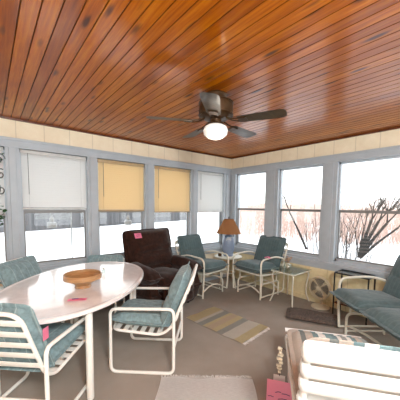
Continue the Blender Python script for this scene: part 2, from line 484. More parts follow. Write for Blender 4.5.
# ------------------------------------------------------------------ blinds
def blind(s, zb, fab, rail, label):
    a0, a1 = s[0] + .012, s[1] - .012
    r = empty('window_blind', ((a0 + a1) / 2, YB - .03 + .05, ZH)); ox, oy = r.location.x, r.location.y
    w = (a1 - a0) / 2
    bm = new(); box(bm, -w, w, -.014, .014, -.028, .014, .003); obj('headrail', bm, rail, r)
    bm = new(); z = -.036; rot = Matrix.Rotation(R(50), 3, 'X')
    while z > zb - ZH + .02:
        obox(bm, (0, 0, z), (w - .004, .0240, .0006), rot); z -= .0300
    obj('slats', bm, fab, r, smooth=False)
    bm = new(); box(bm, -w, w, -.011, .011, zb - ZH, zb - ZH + .018, .003); obj('bottom_rail', bm, rail, r)
    bm = new(); tube(bm, [(-w + .07, -.02, -.02), (-w + .07, -.022, -.50)], .0035, seg=6)
    obj('wand', bm, M['sash_metal'], r)
    for k in (-.8, .8):
        bm = new(); tube(bm, [(k * w, -.0145, -.02), (k * w, -.0145, zb - ZH + .01)], .0012, seg=4)
        obj('ladder_cord', bm, rail, r)
    tag(r, label, 'window blind', 'blinds on the long window wall')
blind(left_w[1], 1.30, M['blind_white'], M['blind_rail_w'], 'white slatted blind cut by left edge of photo behind the hanging plant')
blind(left_w[2], 1.372, M['blind_white'], M['blind_rail_w'], 'wide white slatted blind beside the left yellow blind, first full window')
blind(left_w[3], 1.345, M['blind_yellow'], M['blind_rail_y'], 'pale yellow slatted blind directly above the back left dining chair')
blind(left_w[4], 1.325, M['blind_yellow'], M['blind_rail_y'], 'pale yellow slatted blind above the brown recliner, between yellow and white blinds')
blind(left_w[5], 1.325, M['blind_white'], M['blind_rail_w'], 'white slatted blind on the window nearest the room corner and lamp')

# ------------------------------------------------------------------ dining table
TC = (.65, 2.6); TA = R(50)      # major axis direction
TZ = .71
t = empty('dining_table', (TC[0], TC[1], 0), TA)
bm = new()
def oval(a, b, z, N=72, p=2.15):
    out = []
    for k in range(N):
        th = 2 * PI * k / N; c, s = math.cos(th), math.sin(th)
        out.append(bm.verts.new((a * math.copysign(abs(c) ** (2 / p), c), b * math.copysign(abs(s) ** (2 / p), s), z)))
    return out
prof = [(.84, .53, TZ - .035), (.868, .558, TZ - .033), (.876, .566, TZ - .026), (.876, .566, TZ - .008), (.870, .560, TZ - .001), (.862, .552, TZ), (.845, .535, TZ), (.842, .532, TZ - .0025), (.835, .525, TZ - .0025)]
rings = [oval(*q) for q in prof]
for i in range(len(rings) - 1):
    for k in range(72): bm.faces.new((rings[i][k], rings[i][(k + 1) % 72], rings[i + 1][(k + 1) % 72], rings[i + 1][k]))
bm.faces.new(rings[0]); bm.faces.new(rings[-1])
obj('tabletop', bm, M['tabletop'], t)
bm = new()
pts = [(math.cos(2 * PI * k / 40) * .70, math.sin(2 * PI * k / 40) * .42, TZ - .052) for k in range(40)]
tube(bm, pts, .016, closed=True, seg=8); obj('apron_frame', bm, M['white_metal'], t)
for sx in (-1, 1):
    for sy in (-1, 1):
        bm = new(); lathe(bm, [(.022, 0), (.026, .01), (.026, TZ - .036)], 20, (sx * .60, sy * .35, 0)); obj('leg', bm, M['white_metal'], t)
tag(t, 'white oval patio dining table with round legs holding a wooden bowl', 'table')

# bowl
bm = new()
lathe(bm, [(0, .0), (.066, 0), (.070, .006), (.062, .022), (.080, .040), (.125, .066), (.150, .082), (.156, .080), (.158, .118), (.154, .123), (.148, .120), (.146, .095), (.118, .072), (.07, .040), (0, .030)], 48)
b = obj('wooden_bowl', bm, M['bowl_wood'], loc=(.625, 2.40, TZ - .0022))
tag(b, 'round turned wooden bowl standing on the white dining table', 'bowl')
def paper(name, w, h, loc, rz, mat, label, cat, tilt=(0, 0), ink=None, group=None, th=.0012):
    bm = new(); N = 8
    g0 = [[bm.verts.new(((i / N - .5) * w, (j / N - .5) * h, .004 * math.sin(i / N * 3.1) * .5)) for j in range(N + 1)] for i in range(N + 1)]
    for i in range(N):
        for j in range(N): bm.faces.new((g0[i][j], g0[i + 1][j], g0[i + 1][j + 1], g0[i][j + 1]))
    r = bmesh.ops.solidify(bm, geom=bm.faces[:], thickness=th)
    o = obj(name, bm, mat, smooth=False, loc=loc, rz=rz)
    o.rotation_euler = (tilt[0], tilt[1], rz)
    if ink is not None:
        bm = new()
        for (x0, y0, x1, y1) in ink: tube(bm, [(x0 * w, y0 * h, .0032), ((x0 + x1) / 2 * w, (y0 + y1) / 2 * h + .004, .0038), (x1 * w, y1 * h, .0032)], .0022, seg=5)
        obj('ink_marks', bm, M['ink'], o)
    tag(o, label, cat, group); return o
paper('price_tag', .135, .05, (.50, 2.09, TZ + .001), R(-28), M['pink_paper'], 'pink paper tag lying on the dining table near its edge', 'tag', ink=[(-.3, .2, .05, .25)])
# small clear shaker
bm = new(); lathe(bm, [(0, 0), (.016, 0), (.018, .004), (.016, .03), (.019, .045), (.012, .055), (0, .055)], 16)
s = obj('salt_shaker', bm, M['table_glass'], loc=(.92, 2.73, TZ - .0022)); tag(s, 'tiny clear glass shaker on the white table right of the bowl', 'shaker')
bm = new(); lathe(bm, [(0, .055), (.013, .055), (.013, .064), (.006, .068), (0, .068)], 14); obj('lid', bm, M['white_metal'], s)

# ------------------------------------------------------------------ dining chairs
def side_loop(bm, x, yf, yb, z, r, fil=.06):
    tube(bm, [(x, yf, r), (x, yf, z), (x, yb, z), (x, yb, r)], r, fil, closed=False)
    tube(bm, [(x, yf, r), (x, yb, r)], r)
def dining_chair(fab):
    c = empty('dining_chair', (0, 0, 0)); W = .275; r = .0135
    for sx in (-1, 1):
        bm = new(); x = sx * W
        pts = fillet([(x, -.27, r), (x, -.27, .565), (x, .27, .575), (x, .27, r)], .055, True, 6)
        tube(bm, pts, r, closed=True); obj('arm_frame', bm, M['white_metal'], c)
    bm = new(); w = W - .028
    pts = [(-w, -.27, .372), (-w, .15, .335), (-w, .245, .40), (-w, .43, .85), (w, .43, .85), (w, .245, .40), (w, .15, .335), (w, -.27, .372)]
    tube(bm, fillet(pts, .085, True, 7), r * .92, closed=True)
    for sx in (-1, 1):                                       # fixing lugs to the side loops
        for (yy, zz) in ((-.27, .372), (.27, .465)):
            tube(bm, [(sx * (w - .002), yy, zz), (sx * W, yy, zz)], .008, seg=8)
    obj('seat_frame', bm, M['white_metal'], c)
    bm = new()
    for k in range(5):
        f = .18 + k * .175; p = Vector((0, .245 + .185 * f + .004, .40 + .45 * f))
        rot = Matrix.Rotation(math.atan2(.195, .485), 3, 'X')
        obox(bm, p + Vector((0, .012, 0)), (w + .006, .0022, .020), rot.inverted() if False else Matrix.Rotation(-math.atan2(.195, .485), 3, 'X'), .001)
    obj('back_straps', bm, M['white_metal'], c)
    bm = new()
    for k in range(6):
        y = -.22 + k * .072; obox(bm, (0, y, .352 + (.15 - y) * .086), (w + .006, .020, .0022), Matrix.Rotation(R(-5), 3, 'X'))
    obj('seat_straps', bm, M['white_metal'], c)
    bm = new(); tube(bm, [(-W, .27, .235), (W, .27, .235)], r * .85); obj('rear_crossbar', bm, M['white_metal'], c)
    bm = new(); cushion(bm, .50, .54, .105, TR(0, -.025, .43, R(-5)), seams=(), jitter=.006, seed=3); obj('seat_cushion', bm, fab, c)
    a = math.atan2(.195, .485)
    bm = new(); cushion(bm, .53, .54, .12, TR(0, .256, .628, PI / 2 - a), seams=(-.1,), jitter=.004, seed=5); obj('back_cushion', bm, fab, c)
    return c
proto = dining_chair(M['teal_light'])
G = 'white tube dining chairs round the oval table'
def put(o, x, y, f, label, cat, group=None):
    o.location = (x, y, 0); o.rotation_euler.z = face(*f); tag(o, label, cat, group)
put(proto, 1.145, 2.14, (-.74, .67), 'teal cushioned white tube chair at right of table, seen from its side in open floor', 'chair', G)
c2 = copy_tree(proto); put(c2, .222, 2.12, (.69, .72), 'teal cushioned white tube chair cut by left edge, its slatted back towards us', 'chair', G)
c3 = copy_tree(proto); put(c3, .465, 2.94, (.75, -.66), 'teal cushioned chair behind the table, back against the wide white blind window', 'chair', G)
c4 = copy_tree(proto); c4.scale = (.88,) * 3; put(c4, 1.01, 3.16, (-.56, -.83), 'teal cushioned chair behind the table end, partly hidden beside the brown recliner', 'chair', G)

q = local(c2, (-.279, .27, .67))
paper('price_tag', .05, .075, q, c2.rotation_euler.z - R(90), M['pink_paper'], 'small pink tag on back cushion of the dining chair cut by left edge', 'tag', tilt=(R(90), 0))
# ------------------------------------------------------------------ recliner
rc = empty('recliner', (1.89, 3.21, 0), R(9))
mb = M['recliner']
bm = new(); box(bm, -.36, .36, -.30, .34, .05, .30, .03); obj('base', bm, mb, rc)
for sx in (-1, 1):
    bm = new()
    cushion(bm, .19, .74, .50, TR(sx * .385, -.03, .28), n=14, e=.35, puff=.02, jitter=.004)
    cushion(bm, .235, .76, .20, TR(sx * .385, -.04, .535, R(3)), n=14, e=.6, puff=.25, jitter=.006, seed=2)
    obj('armrest', bm, mb, rc)
bm = new(); cushion(bm, .60, .62, .22, TR(0, -.09, .39), n=14, e=.35, puff=.3, jitter=.008, seed=4); obj('seat_cushion', bm, mb, rc)
bm = new(); cushion(bm, .58, .33, .13, TR(0, -.405, .26, R(88)), n=14, e=.4, puff=.25, seams=(0,), jitter=.004, seed=6); obj('footrest', bm, mb, rc)
bm = new()
Tb = TR(0, .225, .66, R(90 - 13))
cushion(bm, .86, .86, .22, Tb, n=22, e=.26, puff=.35, seams=(-.35, .18), jitter=.010, seed=8)
cushion(bm, .80, .32, .17, TR(0, .24, .93, R(77)), n=14, e=.5, puff=.4, jitter=.006, seed=9)
obj('backrest', bm, mb, rc)
for sx in (-1, 1):
    for yy in (-.25, .28):
        bm = new(); lathe(bm, [(.02, 0), (.025, .055)], 12, (sx * .32, yy, 0)); obj('foot', bm, M['black'], rc)
tag(rc, 'dark brown plush recliner armchair in front of yellow blinds', 'armchair')
paper('price_tag', .11, .075, (1.57, 3.26, 1.02), R(9), M['pink_paper'], 'red pink paper tag pinned on the top of the brown recliner', 'tag', tilt=(R(62), 0), ink=[(-.3, .1, .3, .15), (-.25, -.15, .2, -.1)])

# ------------------------------------------------------------------ gliders
def glider(W, nc, label, cat, name, group=None):
    """W: half width between arm frames, nc: number of cushions"""
    c = empty(name, (0, 0, 0)); r = .014; fm = M['cream_metal']; fab = M['teal_dark']
    for sx in (-1, 1):
        bm = new(); x = sx * W
        tube(bm, [(x, -.25, .06), (x, -.27, .34), (x, -.27, .635), (x, .08, .655), (x, .30, .60), (x, .32, .44)], r, .09)
        obj('arm', bm, fm, c)
    for sx in (-1, 1):
        bm = new(); x = sx * (W - .055)
        tube(bm, [(x, -.20, 0.0), (x, -.20, .24), (x, .24, .24), (x, .24, 0.0)], r, .07)
        tube(bm, [(x, -.20, .035), (x, .24, .035)], r * .7)
        obj('base_leg', bm, fm, c)
    w = W - .055
    for y in (-.20, .24):
        bm = new(); tube(bm, [(-w + 2 * w * k / 12, y, .10 + .075 * math.sin(PI * k / 12)) for k in range(13)], r * .9)
        obj('base_crossbar', bm, fm, c)
    bm = new(); w = W - .012
    tube(bm, fillet([(-w, -.27, .40), (-w, .20, .365), (-w, .25, .40), (-w, .42, .84), (w, .42, .84), (w, .25, .40), (w, .20, .365), (w, -.27, .40)], .05, True), r * .9, closed=True)
    for sx in (-1, 1):
        tube(bm, [(sx * W, -.27, .40), (sx * w, -.27, .40)], .01, seg=8)
        for y in (-.16, .19): obox(bm, (sx * (W - .055), y, .31), (.004, .012, .085))
        tube(bm, [(sx * W, -.255, .065), (sx * W, .30, .065), (sx * W, .315, .45)], r * .8, .05)
    obj('seat_frame', bm, fm, c)
    bm = new()
    for k in range(6): obox(bm, (0, -.21 + k * .075, .388 - .006 * k), (w, .02, .002))
    for k in range(5): obox(bm, (0, .27 + .16 * (.15 + k * .18), .42 + .45 * (.15 + k * .18)), (w, .002, .02), Matrix.Rotation(R(-20), 3, 'X'))
    obj('straps', bm, fm, c)
    cw = (2 * W - .03) / nc
    for k in range(nc):
        xc = (k + .5 - nc / 2) * cw
        bm = new(); cushion(bm, cw - .004, .66 if nc > 1 else .57, .14, TR(xc, -.09 if nc > 1 else -.05, .468, R(-4)), n=16, e=.28, puff=.15, seams=(), jitter=.005, seed=k + 11); obj('seat_cushion', bm, fab, c)
        bm = new(); cushion(bm, cw - .004, .56, .115, TR(xc, .285, .67, R(69)), n=16, e=.28, puff=.15, seams=(.1,), jitter=.0015, seed=k + 21); obj('back_cushion', bm, fab, c)
    tag(c, label, cat, group); return c
GG = 'cream tube glider seats with dull teal cushions'
g1 = glider(.295, 1, '', 'chair', 'glider_chair')
put(g1, 2.73, 3.22, (.12, -1), 'single teal glider chair on the left of the blue lamp, beside recliner', 'chair', GG)
g2 = copy_tree(g1); put(g2, 3.39, 2.64, (-1, .04), 'single teal glider chair on the right of the blue lamp, behind the glass table', 'chair', GG)
ls = glider(.56, 2, '', 'loveseat', 'glider_loveseat')
F_ = Vector((-.78, .625)); L_ = Vector((-.625, -.78))
P0 = Vector((3.07, 1.22)); cc = P0 + L_ * .56 - F_ * .27
ls.location = (cc.x, cc.y, 0); ls.rotation_euler.z = face(*F_)
tag(ls, 'two seat teal cushioned glider loveseat cut off by the right edge', 'loveseat', GG)
def draped_tag(loc, rz, label, name='price_tag'):
    bm = new(); N = 14; w = .05
    rows = []
    for i in range(N + 1):
        a = -1.1 + 2.2 * i / N; rr = .024 + (.012 * abs(math.sin(i * 1.3)))
        p = (rr * math.sin(a) * 1.6, rr * math.cos(a) - .002)
        rows.append([bm.verts.new((p[0], (j / 4 - .5) * w * (1 + .15 * math.sin(i)), p[1])) for j in range(5)])
    for i in range(N):
        for j in range(4): bm.faces.new((rows[i][j], rows[i + 1][j], rows[i + 1][j + 1], rows[i][j + 1]))
    bmesh.ops.solidify(bm, geom=bm.faces[:], thickness=.0012)
    o = obj(name, bm, M['pink_paper'], loc=loc, rz=rz); tag(o, label, 'tag'); return o
q = local(ls, (.56, -.12, .645)); draped_tag(q, ls.rotation_euler.z, 'crumpled pink tag wrapped over the loveseat arm')
q = local(g2, (.295, -.12, .645)); draped_tag(q, g2.rotation_euler.z, 'crumpled pink tag on glider chair arm beside the blue lamp')

# ------------------------------------------------------------------ corner table, lamp and bits
ct = empty('corner_table', (3.29, 3.22, 0), R(45))
bm = new(); lathe(bm, [(0, .53), (.235, .53), (.245, .536), (.245, .55), (.235, .556), (0, .556)], 40); obj('tabletop', bm, M['cream_metal'], ct)
for k in range(4):
    a = PI / 4 + k * PI / 2; bm = new(); u = (math.cos(a), math.sin(a))
    tube(bm, [(u[0] * .20, u[1] * .20, .53), (u[0] * .12, u[1] * .12, .30), (u[0] * .20, u[1] * .20, 0)], .011, .15); obj('leg', bm, M['cream_metal'], ct)
bm = new(); tube(bm, [(.125 * math.cos(2 * PI * k / 24), .125 * math.sin(2 * PI * k / 24), .26) for k in range(24)], .008, closed=True, seg=6); obj('leg_ring', bm, M['cream_metal'], ct)
tag(ct, 'small round cream corner table between two glider chairs under the lamp', 'table')
lp = empty('table_lamp', (3.29, 3.22, .556))
bm = new(); lathe(bm, [(0, 0), (.085, 0), (.092, .012), (.080, .03), (.104, .09), (.108, .18), (.104, .27), (.094, .32), (.072, .35), (.04, .37), (.03, .40), (0, .40)], 36); obj('lamp_base', bm, M['lamp_blue'], lp)
bm = new(); tube(bm, [(-.092, -.06, .30), (-.06, -.085, .345), (0, -.103, .33)], .008, .03); 
lathe(bm, [(0, 0), (.045, 0), (.045, .006), (0, .008)], 24, (-.064, -.064, .30), (Matrix.Rotation(R(-45), 3, 'Z') @ Matrix.Rotation(R(90), 3, 'X'))); obj('lamp_emblem', bm, M['window_paint'], lp)
bm = new(); tube(bm, [(0, 0, .39), (0, 0, .70)], .006); obj('lamp_stem', bm, M['brass'], lp)
bm = new(); lathe(bm, [(.215, .40), (.218, .403), (.085, .655), (.082, .655), (.212, .40)], 40)
obj('lamp_shade', bm, M['shade'], lp)
bm = new(); lathe(bm, [(0, .66), (.008, .66), (.01, .69), (0, .70)], 12)
for k in range(3):
    a = k * 2 * PI / 3; tube(bm, [(0, 0, .652), (.083 * math.cos(a), .083 * math.sin(a), .652)], .002, seg=5)
obj('finial', bm, M['brass'], lp)
tag(lp, 'blue ceramic table lamp with brown cone shade in the room corner', 'lamp')
bm = new(); lathe(bm, [(0, 0), (.028, 0), (.034, .02), (.03, .05), (.018, .06), (.02, .072), (0, .07)], 20)
o = obj('trinket_jar', bm, M['brass'], loc=(3.13, 3.27, .556)); tag(o, 'small dark jar standing left of the blue lamp', 'jar')

# ------------------------------------------------------------------ glass side table
gt = empty('side_table', (3.505, 2.105, 0))
bm = new(); box(bm, -.25, .25, -.205, .205, .488, .498, .003); obj('glass_top', bm, M['table_glass'], gt, smooth=False)
bm = new(); tube(bm, fillet([(-.24, -.195, .478), (.24, -.195, .478), (.24, .195, .478), (-.24, .195, .478)], .05, True), .010, closed=True); obj('top_frame', bm, M['cream_metal'], gt)
for sx in (-1, 1):
    for sy in (-1, 1):
        bm = new(); X, Y = sx * .235, sy * .19
        tube(bm, [(X * .55, Y * .55, .478), (X * .95, Y * .95, .45), (X * .82, Y * .82, .26), (X * .80, Y * .82, .12), (X * 1.0, Y * 1.0, 0)], .010, .10)
        obj('leg', bm, M['cream_metal'], gt)
tag(gt, 'cream metal side table with curved legs and glass top by right wall', 'table')
# arrangement on it
fa = empty('dried_arrangement', (3.62, 2.23, .498))
bm = new(); lathe(bm, [(0, 0), (.035, 0), (.042, .02), (.03, .04), (.034, .05), (0, .05)], 20); obj('pot', bm, M['beige_plastic'], fa)
bm = new(); rnd = random.Random(4)
for k in range(16):
    a, b_ = rnd.uniform(0, 6.28), rnd.uniform(.1, .7); d = Vector((math.cos(a) * math.sin(b_), math.sin(a) * math.sin(b_), math.cos(b_)))
    e = Vector((0, 0, .04)) + d * rnd.uniform(.06, .13); tube(bm, [(0, 0, .04), e], .002, seg=4)
    lathe(bm, [(0, -.012), (.014, 0), (0, .014)], 6, e)
obj('dried_flowers', bm, plain('dried_petal', srgb(190, 158, 130), .8, var=.3), fa)
tag(fa, 'small dried flower pot on the glass side table against windowsill', 'ornament')
bm = new(); lathe(bm, [(0, 0), (.03, 0), (.034, .004), (.055, .02), (.062, .045), (.052, .075), (.03, .09), (0, .094)], 24)
o = obj('glass_globe', bm, M['table_glass'], loc=(3.45, 2.12, .498)); tag(o, 'clear round glass globe in the middle of the side table', 'ornament')

# ------------------------------------------------------------------ round floor fan
fn = empty('electric_fan', (3.63, 1.69, 0), face(-.93, .1) )
bm = new(); lathe(bm, [(0, 0), (.115, 0), (.125, .008), (.12, .022), (.07, .04), (.03, .05), (0, .05)], 32); obj('base', bm, M['beige_plastic'], fn)
bm = new(); tube(bm, [(0, .02, .04), (0, .035, .30)], .018, seg=12); obj('stem', bm, M['beige_plastic'], fn)
hc = Vector((0, -.02, .295)); Rf = Matrix.Rotation(R(90), 3, 'X')
bm = new(); lathe(bm, [(0, -.01), (.045, -.01), (.055, -.03), (.045, -.10), (0, -.11)], 24, hc, Rf); obj('motor', bm, M['beige_plastic'], fn)
bm = new()
for (rr, d) in ((.155, 0), (.155, .035)):
    tube(bm, [hc + Rf @ Vector((rr * math.cos(2 * PI * k / 36), rr * math.sin(2 * PI * k / 36), d)) for k in range(36)], .006, closed=True, seg=6)
for k in range(40):
    a = 2 * PI * k / 40; u = Vector((math.cos(a), math.sin(a), 0))
    tube(bm, [hc + Rf @ (u * .02 + Vector((0, 0, .055))), hc + Rf @ (u * .09 + Vector((0, 0, .052))), hc + Rf @ (u * .155 + Vector((0, 0, .030)))], .0016, seg=4)
    tube(bm, [hc + Rf @ (u * .05 + Vector((0, 0, -.02))), hc + Rf @ (u * .155 + Vector((0, 0, 0)))], .0016, seg=4)
lathe(bm, [(0, .054), (.024, .054), (.024, .060), (0, .062)], 20, hc, Rf)
obj('cage', bm, M['beige_plastic'], fn)
for j in range(4):
    bm = new(); a0 = j * PI / 2; G_ = []
    for i in range(7):
        rr = .02 + i * .019; row = []
        for k in range(7):
            a = a0 + (k / 6 - .5) * (1.15 if i else .5) ; row.append(bm.verts.new(hc + Rf @ Vector((rr * math.cos(a), rr * math.sin(a), .018 + .02 * (k / 6 - .5)))))
        G_.append(row)
    for i in range(6):
        for k in range(6): bm.faces.new((G_[i][k], G_[i + 1][k], G_[i + 1][k + 1], G_[i][k + 1]))
    bmesh.ops.solidify(bm, geom=bm.faces[:], thickness=.002); obj('blade', bm, M['fan_blue'], fn)
tag(fn, 'small round beige electric fan standing on carpet against tan panelling', 'fan')

# ------------------------------------------------------------------ end table behind the loveseat
et = empty('end_table', (3.645, 1.27, 0), R(0))
bm = new(); tube(bm, fillet([(-.115, -.20, .575), (.115, -.20, .575), (.115, .20, .575), (-.115, .20, .575)], .02, True, 3), .011, closed=True, seg=8); obj('top_frame', bm, M['black'], et)
bm = new(); box(bm, -.11, .11, -.19, .19, .570, .579); obj('glass_top', bm, M['table_glass'], et, smooth=False)
for (x, y) in ((-.115, -.20), (.115, -.20), (.115, .20), (-.115, .20)):
    bm = new(); tube(bm, [(x, y, 0), (x, y, .575)], .010, seg=8); obj('leg', bm, M['black'], et)
bm = new(); box(bm, -.11, .11, -.19, .19, .16, .175); obj('shelf', bm, M['dark_trim'], et, smooth=False)
tag(et, 'black framed glass top end table tucked behind the loveseat arm', 'table')

# ------------------------------------------------------------------ rugs
def fringe(bm, w, y, d, n, seed=1, L=.035, z=.004):
    rnd = random.Random(seed)
    for k in range(n):
        x = (k / (n - 1) - .5) * w; l = L * rnd.uniform(.6, 1.2)
        tube(bm, [(x, y, z + .002), (x + rnd.uniform(-.008, .008), y + d * l * .5, z), (x + rnd.uniform(-.012, .012), y + d * l, z)], .0026, seg=4)
def rug(name, w, l, loc, rz, mat, fm, label, fr=(1, -1), wave=.006, cat='rug', th=.006):
    bm = new(); nx, ny = 20, 30; rnd = random.Random(len(name)); g = []
    for i in range(nx + 1):
        g.append([bm.verts.new(((i / nx - .5) * w + wave * math.sin(j * .5), (j / ny - .5) * l + wave * 1.5 * math.sin(i * .55), th + .001 * math.sin(i * .9 + j * .6))) for j in range(ny + 1)])
    for i in range(nx):
        for j in range(ny): bm.faces.new((g[i][j], g[i + 1][j], g[i + 1][j + 1], g[i][j + 1]))
    bmesh.ops.solidify(bm, geom=bm.faces[:], thickness=th * .8)
    o = obj(name, bm, mat, loc=loc, rz=rz)
    if fr:
        for d in fr:
            bm = new(); fringe(bm, w * .98, d * l / 2, d, int(w * 110), 3 + d); obj('fringe', bm, fm, o)
    tag(o, label, cat); return o
rug('striped_rug', .53, .88, (2.21, 2.185, 0), R(6), M['rug'], M['cream_rag'], 'small yellow, cream and grey striped rug on open carpet', fr=(-1,))
rug('cream_rug', .76, 1.3, (1.435 - .77 * .65, 1.465 - .64 * .65, 0), math.atan2(.77, .64) - PI / 2 , M['cream_rag'], M['cream_rag'], 'cream woven rug with frayed fringe at bottom centre of photo', fr=(1, -1))
bm = new(); cushion(bm, .36, .62, .05, TR(0, 0, .026), n=26, e=.2, puff=.1, jitter=.006, seed=3)
rnd = random.Random(2)
for v in bm.verts: v.co += Vector((rnd.uniform(-.004, .004), rnd.uniform(-.004, .004), rnd.uniform(-.003, .005) if v.co.z > .03 else 0))
o = obj('shag_mat', bm, M['brown_door_mat'], loc=(3.19, 1.59, 0), rz=R(28)); tag(o, 'thick dark brown shag mat on carpet in front of the fan', 'mat')

# ------------------------------------------------------------------ ceiling fan
cf = empty('ceiling_fan', (1.56, 1.71, 0)); HZ = 2.165
bm = new(); lathe(bm, [(0, 2.3995), (.09, 2.3995), (.095, 2.385), (.08, 2.355), (.06, 2.345), (0, 2.345)], 32); obj('canopy', bm, M['brass'], cf)
bm = new(); lathe(bm, [(0, 2.35), (.07, 2.35), (.125, 2.338), (.146, 2.315), (.148, 2.25), (.14, 2.215), (.11, 2.195), (.06, 2.185), (0, 2.185)], 36)
for z_ in (2.322, 2.222): tube(bm, [(.147 * math.cos(2 * PI * k / 36), .147 * math.sin(2 * PI * k / 36), z_) for k in range(36)], .006, closed=True, seg=6)
obj('motor_housing', bm, M['brass'], cf)
for j in range(5):
    a = R(-137) + j * 2 * PI / 5
    ru = Matrix.Rotation(a, 3, 'Z'); tw = Matrix.Rotation(R(-9), 3, 'X')
    bm = new(); prof = [(.20, .052), (.24, .058), (.40, .064), (.50, .069), (.555, .068), (.578, .060), (.592, .040), (.595, 0)]
    up = [ru @ (tw @ Vector((r_, w_, 0))) + Vector((0, 0, HZ)) for r_, w_ in prof]
    dn = [ru @ (tw @ Vector((r_, -w_, 0))) + Vector((0, 0, HZ)) for r_, w_ in prof[:-1]][::-1]
    f = bm.faces.new([bm.verts.new(p) for p in up + dn]); bmesh.ops.solidify(bm, geom=[f], thickness=.006)
    bl = obj('blade', bm, M['blade_wood'], cf, smooth=False)
    bm = new()
    for s in (-1, 1):
        tube(bm, [ru @ Vector((.10, s * .01, 2.19 - HZ)) + Vector((0, 0, HZ)), ru @ Vector((.16, s * .03, .002)) + Vector((0, 0, HZ)), ru @ (tw @ Vector((.27, s * .032, -.006))) + Vector((0, 0, HZ))], .006, .03, seg=6)
    obox(bm, ru @ (tw @ Vector((.245, 0, -.006))) + Vector((0, 0, HZ)), (.035, .04, .002), ru @ tw)
    obj('blade_bracket', bm, M['brass'], bl)
bm = new(); lathe(bm, [(0, 2.186), (.05, 2.186), (.05, 2.165), (.075, 2.15), (.078, 2.14), (0, 2.14)], 32); obj('light_fitting', bm, M['brass'], cf)
bm = new(); lathe(bm, [(.065, 2.142), (.095, 2.125), (.108, 2.095), (.100, 2.06), (.07, 2.035), (.03, 2.022), (0, 2.020)], 36); obj('glass_globe', bm, M['globe'], cf)
bm = new(); tube(bm, [(.05, -.03, 2.15), (.052, -.031, 2.08)], .0015, seg=4); obj('pull_chain', bm, M['brass'], cf)
tag(cf, 'brass five blade ceiling fan with frosted white globe light', 'ceiling fan')

cl = empty('fill_lamp', (.1, -.7, 0))  # added fill fixture, unseen behind the viewpoint, stands in for a flash
bm = new(); lathe(bm, [(0, 2.3995), (.19, 2.3995), (.195, 2.385), (.18, 2.375), (0, 2.375)], 36); obj('rim', bm, M['brass'], cl)
bm = new(); lathe(bm, [(.175, 2.376), (.17, 2.345), (.12, 2.31), (.05, 2.295), (0, 2.293)], 36); obj('diffuser', bm, M['globe'], cl)
tag(cl, 'unseen round frosted fill lamp added to the pine ceiling behind the viewpoint', 'fill lamp')
# ------------------------------------------------------------------ chaise longue, lower right, seen from behind
def m_chaise():
    t = NT('striped_chaise_fabric'); v = t.coord(); sp = t.add('ShaderNodeSeparateXYZ'); t.link(v, sp.inputs[0])
    f = t.math('SUBTRACT', .30, sp.outputs['X'])
    f = t.math('DIVIDE', f, .6)
    W_ = srgb(222, 220, 214); T = srgb(78, 112, 118); G_ = srgb(136, 140, 136); T2 = srgb(100, 136, 142); B_ = srgb(172, 160, 148); D_ = srgb(84, 92, 90)
    c = t.ramp(f, [(0, B_), (.155, D_), (.215, B_), (.31, T), (.38, W_), (.47, T2), (.55, T), (.61, W_), (.66, G_), (.72, W_), (.77, T), (.83, B_), (.90, G_)], 'CONSTANT')
    n = t.noise(v, 90, 3, .6)
    t.color(t.mix(.15, c, t.ramp(n.outputs['Fac'], [(.3, G_), (.7, W_)])))
    t.b.inputs['Roughness'].default_value = .9; t.bump(n.outputs['Fac'], .2, .003); return t.m
M['chaise'] = m_chaise()
nc = empty('chaise_lounge', (0, 0, 0)); W = .30; wm = plain('white_vinyl', srgb(244, 243, 240), .4, var=.01)
SL = .99          # seat length in front of the hinge (hinge at y=0, seat runs to -SL)
BT = math.atan2(.17, .50)
ru = Matrix.Rotation(-BT, 3, 'X')
def bp(f): return Vector((0, .17 * f, .36 + .50 * f))
bm = new(); tube(bm, fillet([(-W, 0, .335), (W, 0, .335), (W, -SL, .335), (-W, -SL, .335)], .07, True), .016, closed=True); obj('seat_frame', bm, M['white_metal'], nc)
bm = new(); a_, b_ = bp(0), bp(1); tube(bm, fillet([(-W, a_.y, a_.z), (-W, b_.y, b_.z), (W, b_.y, b_.z), (W, a_.y, a_.z)], .09, True), .017, closed=True); obj('back_frame', bm, M['white_metal'], nc)
for y in (-.08, -SL + .16):
    bm = new(); tube(bm, [(-W + .02, y, .33), (-W + .02, y + .02, .013), (W - .02, y + .02, .013), (W - .02, y, .33)], .013, .05); obj('leg_frame', bm, M['white_metal'], nc)
for k in range(5):
    f = (.95, .775, .60, .37, .19)[k]; p = bp(f); hh = .038
    bm = new(); w2 = W + .020
    path = fillet([(-w2, -.024, 0), (w2, -.024, 0), (w2, .024, 0), (-w2, .024, 0)], .023, True, 5)
    prf = [(0, -hh), (.005, -hh * .8), (.008, 0), (.005, hh * .8), (0, hh), (-.002, 0)]
    L = len(path); rings = []
    for i in range(L):
        tdir = (path[(i + 1) % L] - path[i - 1]).normalized(); nrm = Vector((tdir.y, -tdir.x, 0))
        rings.append([bm.verts.new(p + ru @ (path[i] + nrm * d_ + Vector((0, 0, h)))) for d_, h in prf])
    for i in range(L):
        A, B_ = rings[i], rings[(i + 1) % L]
        for j in range(6): bm.faces.new((A[j], A[(j + 1) % 6], B_[(j + 1) % 6], B_[j]))
    obj('back_band', bm, wm, nc)
for k in range(9):
    bm = new(); obox(bm, (0, -.09 - k * .12, .350), (W + .005, .036, .004)); obj('seat_band', bm, wm, nc)
bm = new(); cushion(bm, .60, .50, .09, TR(0, bp(.55).y - .075, bp(.55).z, PI / 2 - BT), n=18, e=.25, puff=.05); obj('back_cushion', bm, M['chaise'], nc)
bm = new(); cushion(bm, .60, SL - .04, .07, TR(0, -SL / 2 - .02, .392), n=26, e=.2, puff=.05, jitter=.002); obj('seat_cushion', bm, M['chaise'], nc)
